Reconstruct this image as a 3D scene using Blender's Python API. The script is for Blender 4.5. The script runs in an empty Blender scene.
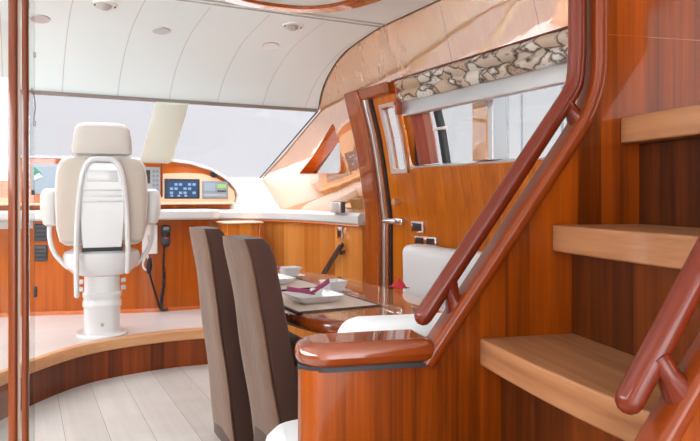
import bpy, bmesh, math, random
from mathutils import Vector, Matrix, noise as mnoise
random.seed(4)
PI = math.pi
scene = bpy.context.scene
COL = scene.collection

# ---------------------------------------------------------------- camera, world, lights, exposure
YAW = math.radians(26.9)
EYE = 1.15
FPX, CX, CY = 650.0, 350.0, 195.0
cam_d = bpy.data.cameras.new('camera')
cam = bpy.data.objects.new('camera', cam_d)
COL.objects.link(cam)
cam.location = (0, 0, EYE)
cam.rotation_euler = (PI / 2, 0, -YAW)
cam_d.sensor_width = 36
cam_d.lens = FPX / 700 * 36
cam_d.shift_y = -(220.5 - CY) / 700
cam_d.clip_start = 0.02
scene.camera = cam
scene.view_settings.view_transform = 'Standard'
scene.view_settings.look = 'None'
scene.view_settings.gamma = 1
scene.view_settings.exposure = 0.36

WORLD_S = 4.1
world = bpy.data.worlds.new('sky')
scene.world = world
world.use_nodes = True
wb = world.node_tree.nodes['Background']
wb.inputs[0].default_value = (0.955, 0.965, 1.0, 1)
# bright overcast sky: pale at the horizon, much brighter higher up
wn_, wl_ = world.node_tree.nodes, world.node_tree.links
w_tc = wn_.new('ShaderNodeTexCoord'); w_sep = wn_.new('ShaderNodeSeparateXYZ'); w_mr = wn_.new('ShaderNodeMapRange')
wl_.new(w_tc.outputs['Generated'], w_sep.inputs[0]); wl_.new(w_sep.outputs[2], w_mr.inputs[0])
w_mr.interpolation_type = 'SMOOTHSTEP'
w_mr.inputs[1].default_value, w_mr.inputs[2].default_value = .22, .55
w_mr.inputs[3].default_value, w_mr.inputs[4].default_value = WORLD_S, WORLD_S * 5.6
wl_.new(w_mr.outputs[0], wb.inputs[1])


def area(name, loc, aim, sx, sy, power, color=(1, 1, 1)):
    l = bpy.data.lights.new(name, 'AREA')
    l.shape = 'RECTANGLE'
    l.size, l.size_y, l.energy, l.color = sx, sy, power, color
    o = bpy.data.objects.new(name, l)
    COL.objects.link(o)
    o.location = loc
    o.rotation_euler = (Vector(aim) - Vector(loc)).to_track_quat('-Z', 'Y').to_euler()
    return o


area('aft_fill_lamp', (-0.4, -3.3, 1.2), (0.3, 3, 1.0), 2.8, 1.6, 44, (.78, .93, 1))  # added lamp out of view, fills the cabin from aft
area('port_fill_lamp', (-1.95, 1.6, 1.5), (1.2, 2.2, 1.0), 3.6, 0.55, 56, (.80, .94, 1))  # extra unseen lamp brightening the cabin from the port side

# ---------------------------------------------------------------- maths helpers (boat frame: X starboard, Y ahead, Z up)
COS, SIN = math.cos(YAW), math.sin(YAW)


def ray(px):
    r = (px - CX) / FPX
    return r * COS + SIN, COS - r * SIN          # X and Y reached per metre of depth


def at_depth(px, py, d):
    a, b = ray(px)
    return Vector((a * d, b * d, EYE - (py - CY) / FPX * d))


def on_x(px, py, X):
    return at_depth(px, py, X / ray(px)[0])


def on_y(px, py, Y):
    return at_depth(px, py, Y / ray(px)[1])


def on_z(px, py, Z):
    return at_depth(px, py, (EYE - Z) * FPX / (py - CY))


def lerp(a, b, t):
    return a + (b - a) * t


def interp(x, pts):
    if x <= pts[0][0]:
        return pts[0][1]
    for (a, fa), (b, fb) in zip(pts, pts[1:]):
        if x <= b:
            return lerp(fa, fb, (x - a) / (b - a))
    return pts[-1][1]


def smooth_path(pts, n=6):
    pts = [Vector(p) for p in pts]
    out = []
    for i in range(len(pts) - 1):
        p0 = pts[max(i - 1, 0)]; p1 = pts[i]; p2 = pts[i + 1]; p3 = pts[min(i + 2, len(pts) - 1)]
        for k in range(n):
            t = k / n
            out.append(0.5 * ((2 * p1) + (p2 - p0) * t + (2 * p0 - 5 * p1 + 4 * p2 - p3) * t * t + (3 * p1 - p0 - 3 * p2 + p3) * t ** 3))
    out.append(pts[-1])
    return out


# ---------------------------------------------------------------- materials
def new_mat(name):
    m = bpy.data.materials.new(name)
    m.use_nodes = True
    nt = m.node_tree
    return m, nt, nt.nodes['Principled BSDF'], nt.nodes, nt.links


def srgb(r, g, b):
    f = lambda c: (c / 255 / 12.92) if c / 255 <= 0.04045 else ((c / 255 + 0.055) / 1.055) ** 2.4
    return (f(r), f(g), f(b), 1)


def plain(name, col, rough=0.5, metal=0.0, coat=0.0, spec=0.5, bump=0.0, bscale=60, sheen=0.0, vary=0.0):
    m, nt, p, N, L = new_mat(name)
    p.inputs['Base Color'].default_value = col
    p.inputs['Roughness'].default_value = rough
    p.inputs['Metallic'].default_value = metal
    p.inputs['Coat Weight'].default_value = coat
    p.inputs['Specular IOR Level'].default_value = spec
    p.inputs['Sheen Weight'].default_value = sheen
    tc = N.new('ShaderNodeTexCoord')
    nz = N.new('ShaderNodeTexNoise')
    nz.inputs['Scale'].default_value = bscale
    nz.inputs['Detail'].default_value = 4
    L.new(tc.outputs['Object'], nz.inputs['Vector'])
    if bump:
        b = N.new('ShaderNodeBump')
        b.inputs['Strength'].default_value = bump
        b.inputs['Distance'].default_value = 0.01
        L.new(nz.outputs['Fac'], b.inputs['Height'])
        L.new(b.outputs['Normal'], p.inputs['Normal'])
    if vary:
        mx = N.new('ShaderNodeMix'); mx.data_type = 'RGBA'
        mx.inputs[6].default_value = tuple(c * (1 - vary) for c in col[:3]) + (1,)
        mx.inputs[7].default_value = tuple(min(1, c * (1 + vary)) for c in col[:3]) + (1,)
        n2 = N.new('ShaderNodeTexNoise'); n2.inputs['Scale'].default_value = bscale * .25; n2.inputs['Detail'].default_value = 5
        L.new(tc.outputs['Object'], n2.inputs['Vector'])
        L.new(n2.outputs['Fac'], mx.inputs[0])
        L.new(mx.outputs[2], p.inputs['Base Color'])
    return m


def math_node(N, L, op, a, b=None):
    n = N.new('ShaderNodeMath'); n.operation = op
    for i, v in enumerate((a, b)):
        if v is None:
            continue
        if isinstance(v, (int, float)):
            n.inputs[i].default_value = v
        else:
            L.new(v, n.inputs[i])
    return n.outputs[0]


def wood(name, dark, light, grain='Z', scale=1.0, rough=0.3, coat=1.0, coat_ior=1.5, coat_rough=0.03, plank=None, rot=(0, 0, 0), seam=None, wavy=0.0, spread=0.18, figure=0.0):
    """grain: axis the fibres follow. plank: (axis, width, tint). seam: list of (axis, position, half width)."""
    m, nt, p, N, L = new_mat(name)
    tc = N.new('ShaderNodeTexCoord')
    rotm = N.new('ShaderNodeMapping'); rotm.inputs['Rotation'].default_value = rot
    L.new(tc.outputs['Object'], rotm.inputs['Vector'])
    mp = N.new('ShaderNodeMapping')
    s = [26 * scale] * 3
    s['XYZ'.index(grain)] = 1.1 * scale
    mp.inputs['Scale'].default_value = s
    L.new(rotm.outputs[0], mp.inputs['Vector'])
    n1 = N.new('ShaderNodeTexNoise'); n1.inputs['Scale'].default_value = 1.0; n1.inputs['Detail'].default_value = 6; n1.inputs['Roughness'].default_value = .62; n1.inputs['Distortion'].default_value = .6
    L.new(mp.outputs[0], n1.inputs['Vector'])
    mp2 = N.new('ShaderNodeMapping')
    s2 = [150 * scale] * 3
    s2['XYZ'.index(grain)] = 3 * scale
    mp2.inputs['Scale'].default_value = s2
    L.new(rotm.outputs[0], mp2.inputs['Vector'])
    n2 = N.new('ShaderNodeTexNoise'); n2.inputs['Scale'].default_value = 1.0; n2.inputs['Detail'].default_value = 3
    L.new(mp2.outputs[0], n2.inputs['Vector'])
    fac = math_node(N, L, 'ADD', math_node(N, L, 'MULTIPLY', n1.outputs['Fac'], .75), math_node(N, L, 'MULTIPLY', n2.outputs['Fac'], .25))
    if figure:
        n3 = N.new('ShaderNodeTexNoise'); n3.inputs['Scale'].default_value = 2.2; n3.inputs['Detail'].default_value = 3; n3.inputs['Distortion'].default_value = 1.5
        L.new(rotm.outputs[0], n3.inputs['Vector'])
        fac = math_node(N, L, 'ADD', fac, math_node(N, L, 'MULTIPLY', math_node(N, L, 'SUBTRACT', n3.outputs['Fac'], .5), figure))
    sep = N.new('ShaderNodeSeparateXYZ')
    L.new(rotm.outputs[0], sep.inputs[0])
    if plank:
        ax, w, tint = plank
        cell = math_node(N, L, 'FLOOR', math_node(N, L, 'DIVIDE', sep.outputs['XYZ'.index(ax)], w))
        wn = N.new('ShaderNodeTexWhiteNoise'); wn.noise_dimensions = '1D'
        L.new(cell, wn.inputs['W'])
        fac = math_node(N, L, 'ADD', fac, math_node(N, L, 'MULTIPLY', math_node(N, L, 'SUBTRACT', wn.outputs['Value'], .5), tint))
    ramp = N.new('ShaderNodeValToRGB')
    ramp.color_ramp.elements[0].position = .5 - spread; ramp.color_ramp.elements[0].color = dark
    ramp.color_ramp.elements[1].position = .5 + spread; ramp.color_ramp.elements[1].color = light
    L.new(fac, ramp.inputs[0])
    colour = ramp.outputs[0]
    for ax, pos, hw in (seam or []):
        v = sep.outputs['XYZ'.index(ax)]
        if pos == 'plank':
            v = math_node(N, L, 'ABSOLUTE', math_node(N, L, 'SUBTRACT', math_node(N, L, 'FRACT', math_node(N, L, 'DIVIDE', v, plank[1])), .5))
            mask = math_node(N, L, 'GREATER_THAN', v, .5 - hw)
        else:
            mask = math_node(N, L, 'LESS_THAN', math_node(N, L, 'ABSOLUTE', math_node(N, L, 'SUBTRACT', v, pos)), hw)
        mx = N.new('ShaderNodeMix'); mx.data_type = 'RGBA'
        L.new(mask, mx.inputs[0]); L.new(colour, mx.inputs[6])
        mx.inputs[7].default_value = tuple(c * .45 for c in dark[:3]) + (1,)
        colour = mx.outputs[2]
    L.new(colour, p.inputs['Base Color'])
    p.inputs['Roughness'].default_value = rough
    p.inputs['Specular IOR Level'].default_value = .2 if coat < 1 else .4
    p.inputs['Coat Weight'].default_value = coat
    p.inputs['Coat IOR'].default_value = coat_ior
    p.inputs['Coat Roughness'].default_value = coat_rough
    if wavy:
        nw = N.new('ShaderNodeTexNoise'); nw.inputs['Scale'].default_value = 5.0; nw.inputs['Detail'].default_value = 2
        L.new(tc.outputs['Object'], nw.inputs['Vector'])
        b = N.new('ShaderNodeBump'); b.inputs['Strength'].default_value = wavy; b.inputs['Distance'].default_value = .02
        L.new(nw.outputs['Fac'], b.inputs['Height'])
        L.new(b.outputs['Normal'], p.inputs['Coat Normal'])
    return m


def glass(name, tint, gloss=0.06):
    m, nt, p, N, L = new_mat(name)
    N.remove(p)
    tr = N.new('ShaderNodeBsdfTransparent'); tr.inputs[0].default_value = tint
    gl = N.new('ShaderNodeBsdfGlossy'); gl.inputs['Roughness'].default_value = .02
    fr = N.new('ShaderNodeFresnel'); fr.inputs[0].default_value = 1.45
    mx = N.new('ShaderNodeMixShader')
    L.new(math_node(N, L, 'MULTIPLY', fr.outputs[0], gloss / .06), mx.inputs[0])
    L.new(tr.outputs[0], mx.inputs[1]); L.new(gl.outputs[0], mx.inputs[2])
    L.new(mx.outputs[0], N['Material Output'].inputs[0])
    return m


def emit(name, col, s):
    m, nt, p, N, L = new_mat(name)
    p.inputs['Base Color'].default_value = col
    p.inputs['Emission Color'].default_value = col
    p.inputs['Emission Strength'].default_value = s
    return m


def ceiling_mat():
    m, nt, p, N, L = new_mat('ceiling_lining')
    tc = N.new('ShaderNodeTexCoord'); sep = N.new('ShaderNodeSeparateXYZ')
    L.new(tc.outputs['Object'], sep.inputs[0])
    x = math_node(N, L, 'DIVIDE', math_node(N, L, 'ADD', sep.outputs[0], 12.6 - .225), .315)
    dist = math_node(N, L, 'ABSOLUTE', math_node(N, L, 'SUBTRACT', math_node(N, L, 'FRACT', math_node(N, L, 'ADD', x, .5)), .5))
    line = math_node(N, L, 'LESS_THAN', dist, .007)
    line = math_node(N, L, 'MULTIPLY', line, math_node(N, L, 'GREATER_THAN', sep.outputs[1], 3.24))
    mx = N.new('ShaderNodeMix'); mx.data_type = 'RGBA'
    L.new(line, mx.inputs[0])
    mx.inputs[6].default_value = (.82, .91, .92, 1); mx.inputs[7].default_value = (.60, .60, .60, 1)
    L.new(mx.outputs[2], p.inputs['Base Color'])
    p.inputs['Roughness'].default_value = .32
    return m


def valance_mat():
    m, nt, p, N, L = new_mat('patterned_shade_fabric')
    tc = N.new('ShaderNodeTexCoord')
    mp = N.new('ShaderNodeMapping'); mp.inputs['Scale'].default_value = (7, 7, 10)
    L.new(tc.outputs['Object'], mp.inputs['Vector'])
    nz = N.new('ShaderNodeTexNoise'); nz.inputs['Scale'].default_value = 1.5; nz.inputs['Detail'].default_value = 3
    L.new(mp.outputs[0], nz.inputs['Vector'])
    add = N.new('ShaderNodeMix'); add.data_type = 'VECTOR'; add.inputs[0].default_value = .45
    L.new(mp.outputs[0], add.inputs[4]); L.new(nz.outputs['Color'], add.inputs[5])
    v = N.new('ShaderNodeTexVoronoi'); v.feature = 'DISTANCE_TO_EDGE'; v.inputs['Scale'].default_value = 2.1
    L.new(add.outputs[1], v.inputs['Vector'])
    v2 = N.new('ShaderNodeTexVoronoi'); v2.inputs['Scale'].default_value = 2.1
    L.new(add.outputs[1], v2.inputs['Vector'])
    fine = N.new('ShaderNodeTexVoronoi'); fine.inputs['Scale'].default_value = 60
    L.new(tc.outputs['Object'], fine.inputs['Vector'])
    r1 = N.new('ShaderNodeValToRGB')
    e = r1.color_ramp.elements
    e[0].position = 0.0; e[0].color = srgb(92, 70, 58)
    e[1].position = 0.09; e[1].color = (1, 1, 1, 1)
    L.new(v.outputs['Distance'], r1.inputs[0])
    r2 = N.new('ShaderNodeValToRGB')
    e = r2.color_ramp.elements
    e[0].position = 0.1; e[0].color = srgb(192, 164, 138)
    e[1].position = 0.8; e[1].color = srgb(232, 228, 220)
    e2 = r2.color_ramp.elements.new(.45); e2.color = srgb(216, 202, 186)
    sp = N.new('ShaderNodeSeparateXYZ'); L.new(v2.outputs['Color'], sp.inputs[0])
    L.new(sp.outputs[0], r2.inputs[0])
    spots = math_node(N, L, 'LESS_THAN', fine.outputs['Distance'], .3)
    spots = math_node(N, L, 'MULTIPLY', spots, math_node(N, L, 'GREATER_THAN', sp.outputs[1], .55))
    mx = N.new('ShaderNodeMix'); mx.data_type = 'RGBA'; mx.blend_type = 'MULTIPLY'; mx.inputs[0].default_value = 1
    L.new(r2.outputs[0], mx.inputs[6]); L.new(r1.outputs[0], mx.inputs[7])
    mx2 = N.new('ShaderNodeMix'); mx2.data_type = 'RGBA'
    L.new(math_node(N, L, 'MULTIPLY', spots, .6), mx2.inputs[0]); L.new(mx.outputs[2], mx2.inputs[6]); mx2.inputs[7].default_value = srgb(92, 66, 52)
    L.new(mx2.outputs[2], p.inputs['Base Color'])
    p.inputs['Roughness'].default_value = .8
    return m


M = {}
M['ceiling'] = ceiling_mat()
M['white_gloss'] = plain('white_gelcoat', (.80, .79, .77, 1), .3, coat=.4)
M['white_vinyl'] = plain('white_vinyl', (.58, .575, .56, 1), .42, bump=.05, bscale=120)
M['cream_vinyl'] = plain('cream_vinyl', (.55, .47, .40, 1), .5, bump=.08, bscale=140)
M['seat_white'] = plain('white_leather', (.68, .665, .64, 1), .38, bump=.06, bscale=90)
M['helm_plastic'] = plain('helm_seat_plastic', (.68, .67, .67, 1), .28, coat=.4)
M['settee'] = plain('settee_upholstery', (.82, .82, .83, 1), .6, bump=.15, bscale=25)
M['wall'] = wood('cherry_wall_reflection_tone', srgb(196, 112, 44), srgb(236, 172, 100), 'Z', .3, .3, 1, 4.0, .02, seam=[('Y', 3.16, .002), ('Y', 2.63, .002), ('Y', 2.02, .002)], wavy=.05, figure=.25, spread=.6)  # upper cherry lightened so its colour carries ceiling and windscreen reflections
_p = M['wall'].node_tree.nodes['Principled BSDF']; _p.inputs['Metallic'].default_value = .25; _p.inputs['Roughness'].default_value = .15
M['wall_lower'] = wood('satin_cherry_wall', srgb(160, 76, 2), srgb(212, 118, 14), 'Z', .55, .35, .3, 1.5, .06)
M['plank'] = wood('cherry_plank_wall', srgb(186, 96, 14), srgb(228, 146, 50), 'Z', .6, .35, .5, 1.5, plank=('X', .085, .45), seam=[], spread=.3)
M['console'] = wood('console_veneer', srgb(156, 70, 6), srgb(194, 98, 16), 'Z', .7, .35, .25, 1.5)
M['riser'] = wood('mahogany_riser', srgb(78, 28, 4), srgb(146, 64, 12), 'Z', .8, .35, .5, 1.5, plank=('X', .09, .35), spread=.28)
M['partition'] = wood('partition_veneer', srgb(92, 36, 2), srgb(166, 76, 8), 'Z', .9, .3, .3, 1.45, .04, plank=('X', .055, .16), spread=.17)
M['trim'] = wood('varnished_mahogany_trim', srgb(110, 40, 6), srgb(142, 60, 12), 'Z', .4, .35, .55, 1.4, .05, spread=.5)
M['ledge'] = wood('varnished_ledge', srgb(104, 38, 4), srgb(150, 64, 12), 'X', .8, .25, 1, 1.7, .03)
M['rail'] = wood('varnished_rail', srgb(92, 26, 8), srgb(112, 38, 12), 'Z', .3, .35, .55, 1.4, .05, spread=.6)
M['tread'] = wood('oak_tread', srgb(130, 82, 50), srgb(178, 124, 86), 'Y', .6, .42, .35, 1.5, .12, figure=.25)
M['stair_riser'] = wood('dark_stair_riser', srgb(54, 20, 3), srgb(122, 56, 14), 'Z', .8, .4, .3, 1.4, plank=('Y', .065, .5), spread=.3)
M['nosing'] = wood('oak_nosing', srgb(196, 140, 96), srgb(216, 164, 120), 'X', .6, .42, .3, 1.5)
M['floor'] = wood('pale_oak_floor', srgb(172, 164, 156), srgb(214, 210, 205), 'Y', .22, .38, .25, 1.5, .15, plank=('X', .19, .22), seam=[('X', 'plank', .006)], spread=.42, figure=.5)
M['platform'] = wood('pale_platform_top', srgb(196, 190, 184), srgb(220, 216, 212), 'X', .25, .38, .3, 1.5, .1, spread=.4)
M['table'] = wood('table_veneer', srgb(150, 84, 36), srgb(196, 128, 70), 'Y', .5, .25, 1, 3.0, .015, figure=.4)
M['doorframe'] = wood('dark_door_frame', srgb(124, 52, 6), srgb(176, 86, 20), 'Z', .6, .28, .7, 1.5, .03)
M['hood'] = wood('hood_veneer', srgb(186, 84, 10), srgb(220, 116, 26), 'X', .7, .3, 1, 1.6)
M['fascia'] = plain('beige_fascia', srgb(232, 196, 162), .4)
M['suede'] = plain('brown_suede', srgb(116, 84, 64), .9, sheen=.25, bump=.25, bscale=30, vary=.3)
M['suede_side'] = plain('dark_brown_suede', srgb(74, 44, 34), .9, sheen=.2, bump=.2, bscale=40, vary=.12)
M['black'] = plain('black_plastic', (.012, .012, .014, 1), .4)
M['dark_grey'] = plain('charcoal_plastic', (.05, .055, .06, 1), .45)
M['grey'] = plain('grey_plastic', (.24, .27, .30, 1), .4)
M['grey_pale'] = plain('pale_grey_plastic', (.36, .38, .40, 1), .4)
M['chrome'] = plain('chrome', (.75, .76, .78, 1), .12, metal=1)
M['alu'] = plain('brushed_aluminium', (.66, .69, .71, 1), .28, metal=.85)
M['seal'] = plain('dark_rubber_seal', (.02, .02, .025, 1), .5)
M['porcelain'] = plain('white_porcelain', (.82, .81, .81, 1), .15, coat=.6)
M['magenta'] = plain('magenta_napkin_cloth', srgb(164, 66, 108), .8, bump=.1, bscale=60)
M['red_cloth'] = plain('red_cloth', srgb(206, 52, 62), .8, bump=.1)
M['mat'] = plain('woven_placemat', srgb(216, 198, 184), .75, bump=.25, bscale=200)
M['mat_edge'] = plain('placemat_binding', srgb(70, 56, 50), .7)
M['valance'] = valance_mat()
M['pink_curtain'] = plain('dusty_pink_curtain', srgb(192, 128, 112), .8)
M['terracotta'] = plain('terracotta_curtain', srgb(158, 78, 58), .8)
M['ws_glass'] = glass('windscreen_glass', (.405, .402, .408, 1), .004)
M['side_glass'] = glass('side_window_glass', (.43, .43, .43, 1), .02)
M['clear_glass'] = glass('clear_partition_glass', (.93, .95, .945, 1), .09)
M['lamp'] = emit('lamp_lens', (1, .97, .92, 1), 5)
M['scr_blue'] = emit('navy_display', srgb(38, 66, 98), .12)
M['scr_pale'] = emit('pale_display', srgb(140, 154, 164), .1)
M['scr_green'] = emit('green_display', srgb(126, 176, 104), .25)
M['scr_key'] = emit('display_keys', srgb(120, 154, 186), .15)
M['radar'] = plain('radar_dial', srgb(62, 50, 46), .4)
M['green_map'] = emit('chart_green', srgb(56, 130, 100), .2)
M['mirror'] = plain('pale_mirror_panel', (.75, .77, .76, 1), .08, metal=.6)


# ---------------------------------------------------------------- object helpers
MW = {}


def mat_of(o):
    return MW.get(o.name, Matrix.Identity(4)) if o else Matrix.Identity(4)


def thing(name, label, cat, loc=(0, 0, 0), rz=0.0, group=None):
    o = bpy.data.objects.new(name, None)
    COL.objects.link(o)
    o.empty_display_size = .05
    o.location = loc
    o.rotation_euler = (0, 0, rz)
    MW[o.name] = Matrix.Translation(loc) @ Matrix.Rotation(rz, 4, 'Z')
    tag(o, label, cat, group)
    return o


def tag(o, label=None, cat=None, group=None, kind=None):
    if label: o['label'] = label
    if cat: o['category'] = cat
    if group: o['group'] = group
    if kind: o['kind'] = kind
    return o


def obj(name, bm, m, parent=None, local=False, smooth=True, bevel=0.0, subsurf=0, pivot=None):
    """bm in boat coordinates (or in the parent's own when local)."""
    bmesh.ops.recalc_face_normals(bm, faces=bm.faces)
    me = bpy.data.meshes.new(name)
    if parent is not None and not local:
        bm.transform(mat_of(parent).inverted())
    if parent is None and pivot is not None:
        bm.transform(Matrix.Translation(-Vector(pivot)))
    if smooth:
        for f in bm.faces: f.smooth = True
        lim = math.radians(35)
        for e in bm.edges:
            if len(e.link_faces) == 2 and e.calc_face_angle(0) > lim:
                e.smooth = False
    bm.to_mesh(me); bm.free()
    for mm in (m if isinstance(m, (list, tuple)) else [m]):
        me.materials.append(M[mm] if isinstance(mm, str) else mm)
    o = bpy.data.objects.new(name, me)
    COL.objects.link(o)
    if parent is not None:
        o.parent = parent
        MW[o.name] = mat_of(parent)
    else:
        if pivot is not None:
            o.location = pivot
        MW[o.name] = Matrix.Translation(o.location)
    if bevel:
        b = o.modifiers.new('bevel', 'BEVEL'); b.width = bevel; b.segments = 3; b.limit_method = 'ANGLE'; b.angle_limit = math.radians(40)
        b.harden_normals = False
    if subsurf:
        s = o.modifiers.new('sub', 'SUBSURF'); s.levels = subsurf; s.render_levels = subsurf
    return o


def structure(name, bm, m, **k):
    return tag(obj(name, bm, m, **k), kind='structure')


def copy_tree(o, parent=None):
    c = o.copy()
    COL.objects.link(c)
    c.parent = parent
    for ch in list(o.children):
        copy_tree(ch, c)
    return c


def cut(o, cutters):
    """carve openings into o, then drop the cutters."""
    tmp = []
    for bm in cutters:
        bmesh.ops.recalc_face_normals(bm, faces=bm.faces)
        me = bpy.data.meshes.new('cutter'); bm.to_mesh(me); bm.free()
        c = bpy.data.objects.new('cutter', me); COL.objects.link(c)
        md = o.modifiers.new('cut', 'BOOLEAN'); md.object = c; md.operation = 'DIFFERENCE'; md.solver = 'EXACT'
        tmp.append(c)
    dg = bpy.context.evaluated_depsgraph_get()
    dg.update()
    me = bpy.data.meshes.new_from_object(o.evaluated_get(dg))
    o.modifiers.clear()
    o.data = me
    for c in tmp:
        bpy.data.objects.remove(c)


# mesh makers
def rbox(size, bev=0.0, seg=3, mx=None, center=(0, 0, 0)):
    bm = bmesh.new()
    bmesh.ops.create_cube(bm, size=1)
    bm.transform(Matrix.Diagonal((size[0], size[1], size[2], 1)))
    if bev:
        bmesh.ops.bevel(bm, geom=list(bm.edges), offset=min(bev, min(size) * .49), segments=seg, profile=.5, affect='EDGES')
    bm.transform(Matrix.Translation(center))
    if mx is not None:
        bm.transform(mx)
    return bm


def box2(a, b, bev=0.0, seg=3):
    a, b = Vector(a), Vector(b)
    return rbox([abs(b[i] - a[i]) for i in range(3)], bev, seg, None, (a + b) / 2)


def merge(*bms):
    out = bmesh.new()
    for b in bms:
        me = bpy.data.meshes.new('t'); b.to_mesh(me); b.free()
        out.from_mesh(me); bpy.data.meshes.remove(me)
    return out


def set_mat(bm, i):
    for f in bm.faces: f.material_index = i
    return bm


def tube(path, r, n=14, caps=True, round_end=False):
    path = [Vector(p) for p in path]
    rs = r if isinstance(r, (list, tuple)) else [r] * len(path)
    if round_end:
        def ext(p, q, rr):
            d = (p - q).normalized()
            return [(p + d * rr * math.sin(a), rr * math.cos(a)) for a in (PI / 2 * .96, PI / 3, PI / 6)]
        s = ext(path[0], path[1], rs[0]); e = ext(path[-1], path[-2], rs[-1])[::-1]
        path = [q[0] for q in s] + path + [q[0] for q in e]
        rs = [q[1] for q in s] + list(rs) + [q[1] for q in e]
    bm = bmesh.new()
    up = None
    rings = []
    for i, p in enumerate(path):
        d = (path[min(i + 1, len(path) - 1)] - path[max(i - 1, 0)]).normalized()
        if up is None:
            up = Vector((0, 0, 1)) if abs(d.z) < .9 else Vector((1, 0, 0))
        a = d.cross(up).normalized(); b = a.cross(d).normalized(); up = b
        rings.append([bm.verts.new(p + (a * math.cos(2 * PI * k / n) + b * math.sin(2 * PI * k / n)) * rs[i]) for k in range(n)])
    for r0, r1 in zip(rings, rings[1:]):
        for k in range(n):
            bm.faces.new((r0[k], r0[(k + 1) % n], r1[(k + 1) % n], r1[k]))
    if caps:
        bm.faces.new(rings[0][::-1]); bm.faces.new(rings[-1])
    return bm


def loft(rings, caps=True, closed=True):
    bm = bmesh.new()
    R = [[bm.verts.new(p) for p in r] for r in rings]
    n = len(R[0])
    for a, b in zip(R, R[1:]):
        for k in range(n if closed else n - 1):
            bm.faces.new((a[k], a[(k + 1) % n], b[(k + 1) % n], b[k]))
    if caps and closed:
        bm.faces.new(R[0][::-1]); bm.faces.new(R[-1])
    return bm


def lathe(prof, n=32, center=(0, 0, 0)):
    rings = [[(center[0] + r * math.cos(2 * PI * k / n), center[1] + r * math.sin(2 * PI * k / n), center[2] + z) for k in range(n)] for r, z in prof]
    return loft(rings)


def prism(pts, offset):
    """closed 3D polygon swept by an offset vector."""
    off = Vector(offset)
    return loft([[Vector(p) for p in pts], [Vector(p) + off for p in pts]])


def rounded_rect(w, h, r, n=5):
    pts = []
    for cx, cy, a0 in ((w / 2 - r, h / 2 - r, 0), (-w / 2 + r, h / 2 - r, 90), (-w / 2 + r, -h / 2 + r, 180), (w / 2 - r, -h / 2 + r, 270)):
        for k in range(n + 1):
            a = math.radians(a0 + 90 * k / n)
            pts.append((cx + r * math.cos(a), cy + r * math.sin(a)))
    return pts


def superellipse(cx, cy, a, b, p=3.0, n=72):
    out = []
    for k in range(n):
        t = 2 * PI * k / n
        c, s = math.cos(t), math.sin(t)
        out.append((cx + a * math.copysign(abs(c) ** (2 / p), c), cy + b * math.copysign(abs(s) ** (2 / p), s)))
    return out


def grid_sheet(fn, nu, nv, thick=None):
    bm = bmesh.new()
    V = [[bm.verts.new(fn(i / nu, j / nv)) for j in range(nv + 1)] for i in range(nu + 1)]
    for i in range(nu):
        for j in range(nv):
            bm.faces.new((V[i][j], V[i + 1][j], V[i + 1][j + 1], V[i][j + 1]))
    if thick:
        bmesh.ops.recalc_face_normals(bm, faces=bm.faces)
        bmesh.ops.solidify(bm, geom=list(bm.faces), thickness=thick)
    return bm


def puff(size, bev, center, mx=None, amp=.006, freq=5.0, seed=0, cuts=6):
    """an upholstered pad: rounded, subdivided and gently uneven."""
    bm = rbox(size, bev, 4)
    bmesh.ops.subdivide_edges(bm, edges=[e for e in bm.edges if e.calc_length() > .08], cuts=cuts, use_grid_fill=True)
    for v in bm.verts:
        n = mnoise.noise(Vector(v.co) * freq + Vector((seed * 3.1, seed * 1.7, 0)))
        c = v.co.normalized() if v.co.length else Vector((0, 0, 1))
        v.co += c * n * amp
    bm.transform(Matrix.Translation(center))
    if mx is not None:
        bm.transform(mx)
    return bm


# ================================================================ THE SETTING
PROF = [(0, 2.06), (1.0, 2.06), (1.18, 2.035), (1.31, 2.015), (1.5, 1.98), (1.70, 1.925), (1.9, 1.875), (2.1, 1.82)]
COVE = [(3.2, 2.1), (3.4, 2.085), (3.68, 2.053), (3.914, 1.985), (4.116, 1.887), (4.26, 1.76)]
FRONT = [(0, 5.42), (1.02, 5.42), (1.31, 5.81), (1.75, 4.24), (1.76, 4.26), (1.887, 4.116), (1.985, 3.914), (2.053, 3.68), (2.085, 3.4), (2.1, 3.2)]


def wall_x(z):
    return interp(z, PROF)


# floor
structure('floor', box2((-2.6, -3.6, -.08), (2.3, 6.2, 0)), 'floor', smooth=False)

# ceiling: flat lining aft, coved down to the windscreen ahead
cov = smooth_path([(y, z, 0) for y, z in COVE], 6)
outl = [(-3.6, 2.1)] + [(p.x, p.y) for p in cov]
top = [(p[0] + .02, p[1] + .06) for p in outl][::-1]
rings = [[(x, y, z) for y, z in outl + top] for x in (-2.12, 2.12)]
structure('ceiling', loft(rings), 'ceiling')
# shadow gap across the ceiling where the flat lining meets the cove
structure('trim_1', merge(box2((-1.82, 3.13, 2.094), (1.815, 3.136, 2.1005)), box2((-1.82, 3.185, 2.094), (1.815, 3.191, 2.1005)), ), plain('ceiling_joint', (.48, .43, .40, 1), .6), smooth=False)


# thin dark bead where the lining meets the side veneer
for n_, sg in ((11, 1), (12, -1)):
    bead = [(sg * (wall_x(q.y) - .003), q.x, q.y - .002) for q in cov]
    bead = [(sg * (wall_x(2.098) - .003), -3.55, 2.098)] + bead
    structure('trim_%d' % n_, tube(bead, .0045, 6), plain('brown_bead', (.16, .07, .03, 1), .5))

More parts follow.
